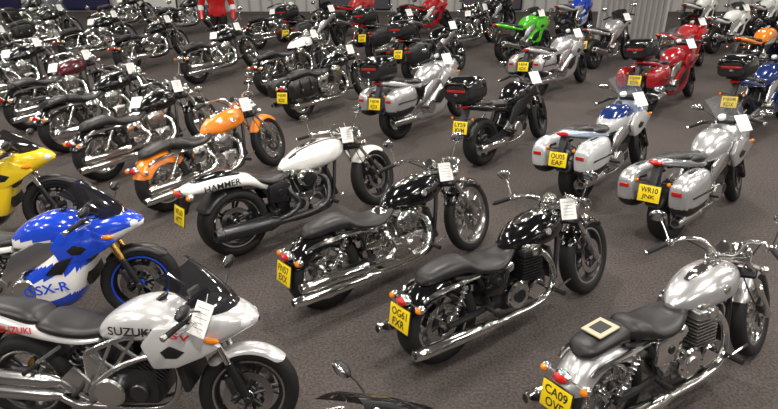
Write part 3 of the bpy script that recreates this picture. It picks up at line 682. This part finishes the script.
o=bpy.data.objects.new('wall_far',b.meshes()['wall_far']); COL.objects.link(o)
for i,(x,w,m) in enumerate([(-14.2,2.6,'wall_navy'),(-10.9,2.2,'wall_navy'),(-8.4,1.9,'paper'),(-1.2,2.4,'wall_dark'),(3.6,2.0,'wall_dark')]):
    b=MB(); b.part('wall_poster'); b.box((x,Y1-.06,1.4),(w,.04,2.6),m,.01); b.box((x,Y1-.05,1.4),(w+.1,.03,2.7),'plastic',.01)
    o=bpy.data.objects.new('wall_poster',b.meshes()['wall_poster']); COL.objects.link(o)
b=MB(); b.part('wall_partition'); b.box((6.1,15.6,H/2),(1.7,.12,H),'wall_white',0)
x=5.3
while x<6.95: b.box((x,15.52,H/2),(.07,.05,H),'wall_rib',.01); x+=.14
o=bpy.data.objects.new('wall_partition',b.meshes()['wall_partition']); COL.objects.link(o)
# clothing display
def mannequin(x,y,jm,ang):
    b=MB(); b.part('jacket'); b.push(R(-90,'Y'))
    U=lambda z,w,dp:(z,-dp,dp,w,2.6,.5,0)
    b.loft([U(.92,.21,.12),U(1.0,.215,.125),U(1.15,.19,.12),U(1.32,.225,.135),U(1.45,.21,.12),U(1.52,.12,.085),U(1.57,.075,.07),U(1.60,.07,.065)],jm,24,4); b.pop()
    for s in(1,-1):
        b.tube([(0,s*.19,1.46),(.01,s*.29,1.36),(.03,s*.35,1.14),(.08,s*.36,.98),(.14,s*.35,.86)],[.075,.08,.068,.06,.05],jm,12)
        b.tube([(.03,s*.353,1.16),(.055,s*.36,1.06)],[.071,.067],'white_text',12)
    b.part('trousers')
    for s in(1,-1): b.tube([(0,s*.09,.97),(.01,s*.11,.75),(0,s*.12,.5),(-.01,s*.12,.12)],[.12,.10,.075,.06],'vinyl',12)
    b.part('stand'); b.cyl((0,0,0),(0,0,.02),.22,'chrome',28); b.cyl((0,0,.02),(0,0,1.0),.02,'chrome',12); b.cyl((0,0,1.58),(0,0,1.66),.05,'plastic',14)
    e=bpy.data.objects.new('clothing_mannequin',None); COL.objects.link(e); e.location=(x,y,0); e.rotation_euler=(0,0,rad(ang))
    for n,me in b.meshes().items():
        o=bpy.data.objects.new(n,me); COL.objects.link(o); o.parent=e
mannequin(-4.0,14.55,RED,-80)
for x in(-12,-7,-2,3,8,13):
    for y in(-1,3,7,11,15,19):
        b=MB(); b.part('ceiling_light'); b.box((0,0,0),(.32,1.6,.07),'wall_white',.01)
        o=bpy.data.objects.new('ceiling_light',b.meshes()['ceiling_light']); COL.objects.link(o); o.location=(x,y,H-.035)
        l=bpy.data.lights.new('lamp','AREA'); l.shape='RECTANGLE'; l.size=.2; l.size_y=1.5; l.energy=78 if y>12 else 86; l.color=(1,.945,.87)
        lo=bpy.data.objects.new('lamp',l); COL.objects.link(lo); lo.parent=o; lo.location=(0,0,-.045)
# extra spotlights and housings, added only for crisp sparkle on chrome
for x in(-5,.2,5.2):
    for y in(1.2,5.5,10):
        b=MB(); b.part('ceiling_spotlight'); b.cyl((0,0,0),(0,0,.14),.07,'darkmetal',20); b.cyl((0,0,.14),(0,0,.22),.02,'darkmetal',10)
        o=bpy.data.objects.new('ceiling_spotlight',b.meshes()['ceiling_spotlight']); COL.objects.link(o); o.location=(x,y,H-.22)
        l=bpy.data.lights.new('added_spot_lamp','SPOT'); l.energy=330; l.spot_size=rad(140); l.spot_blend=.7; l.shadow_soft_size=.07; l.color=(1,.94,.86)
        lo=bpy.data.objects.new('added_spot_lamp',l); COL.objects.link(lo); lo.parent=o; lo.location=(0,0,-.09)
w=bpy.data.worlds.new('World'); scene.world=w; w.use_nodes=True; w.node_tree.nodes['Background'].inputs[0].default_value=(.5,.55,.6,1); w.node_tree.nodes['Background'].inputs[1].default_value=.3
cam=bpy.data.cameras.new('camera'); co=bpy.data.objects.new('camera',cam); COL.objects.link(co); cam.lens=27.76; cam.sensor_width=36
co.location=(0,0,3.0); co.rotation_euler=(math.pi/2-rad(25.6),0,0); scene.camera=co
scene.view_settings.view_transform='Standard'
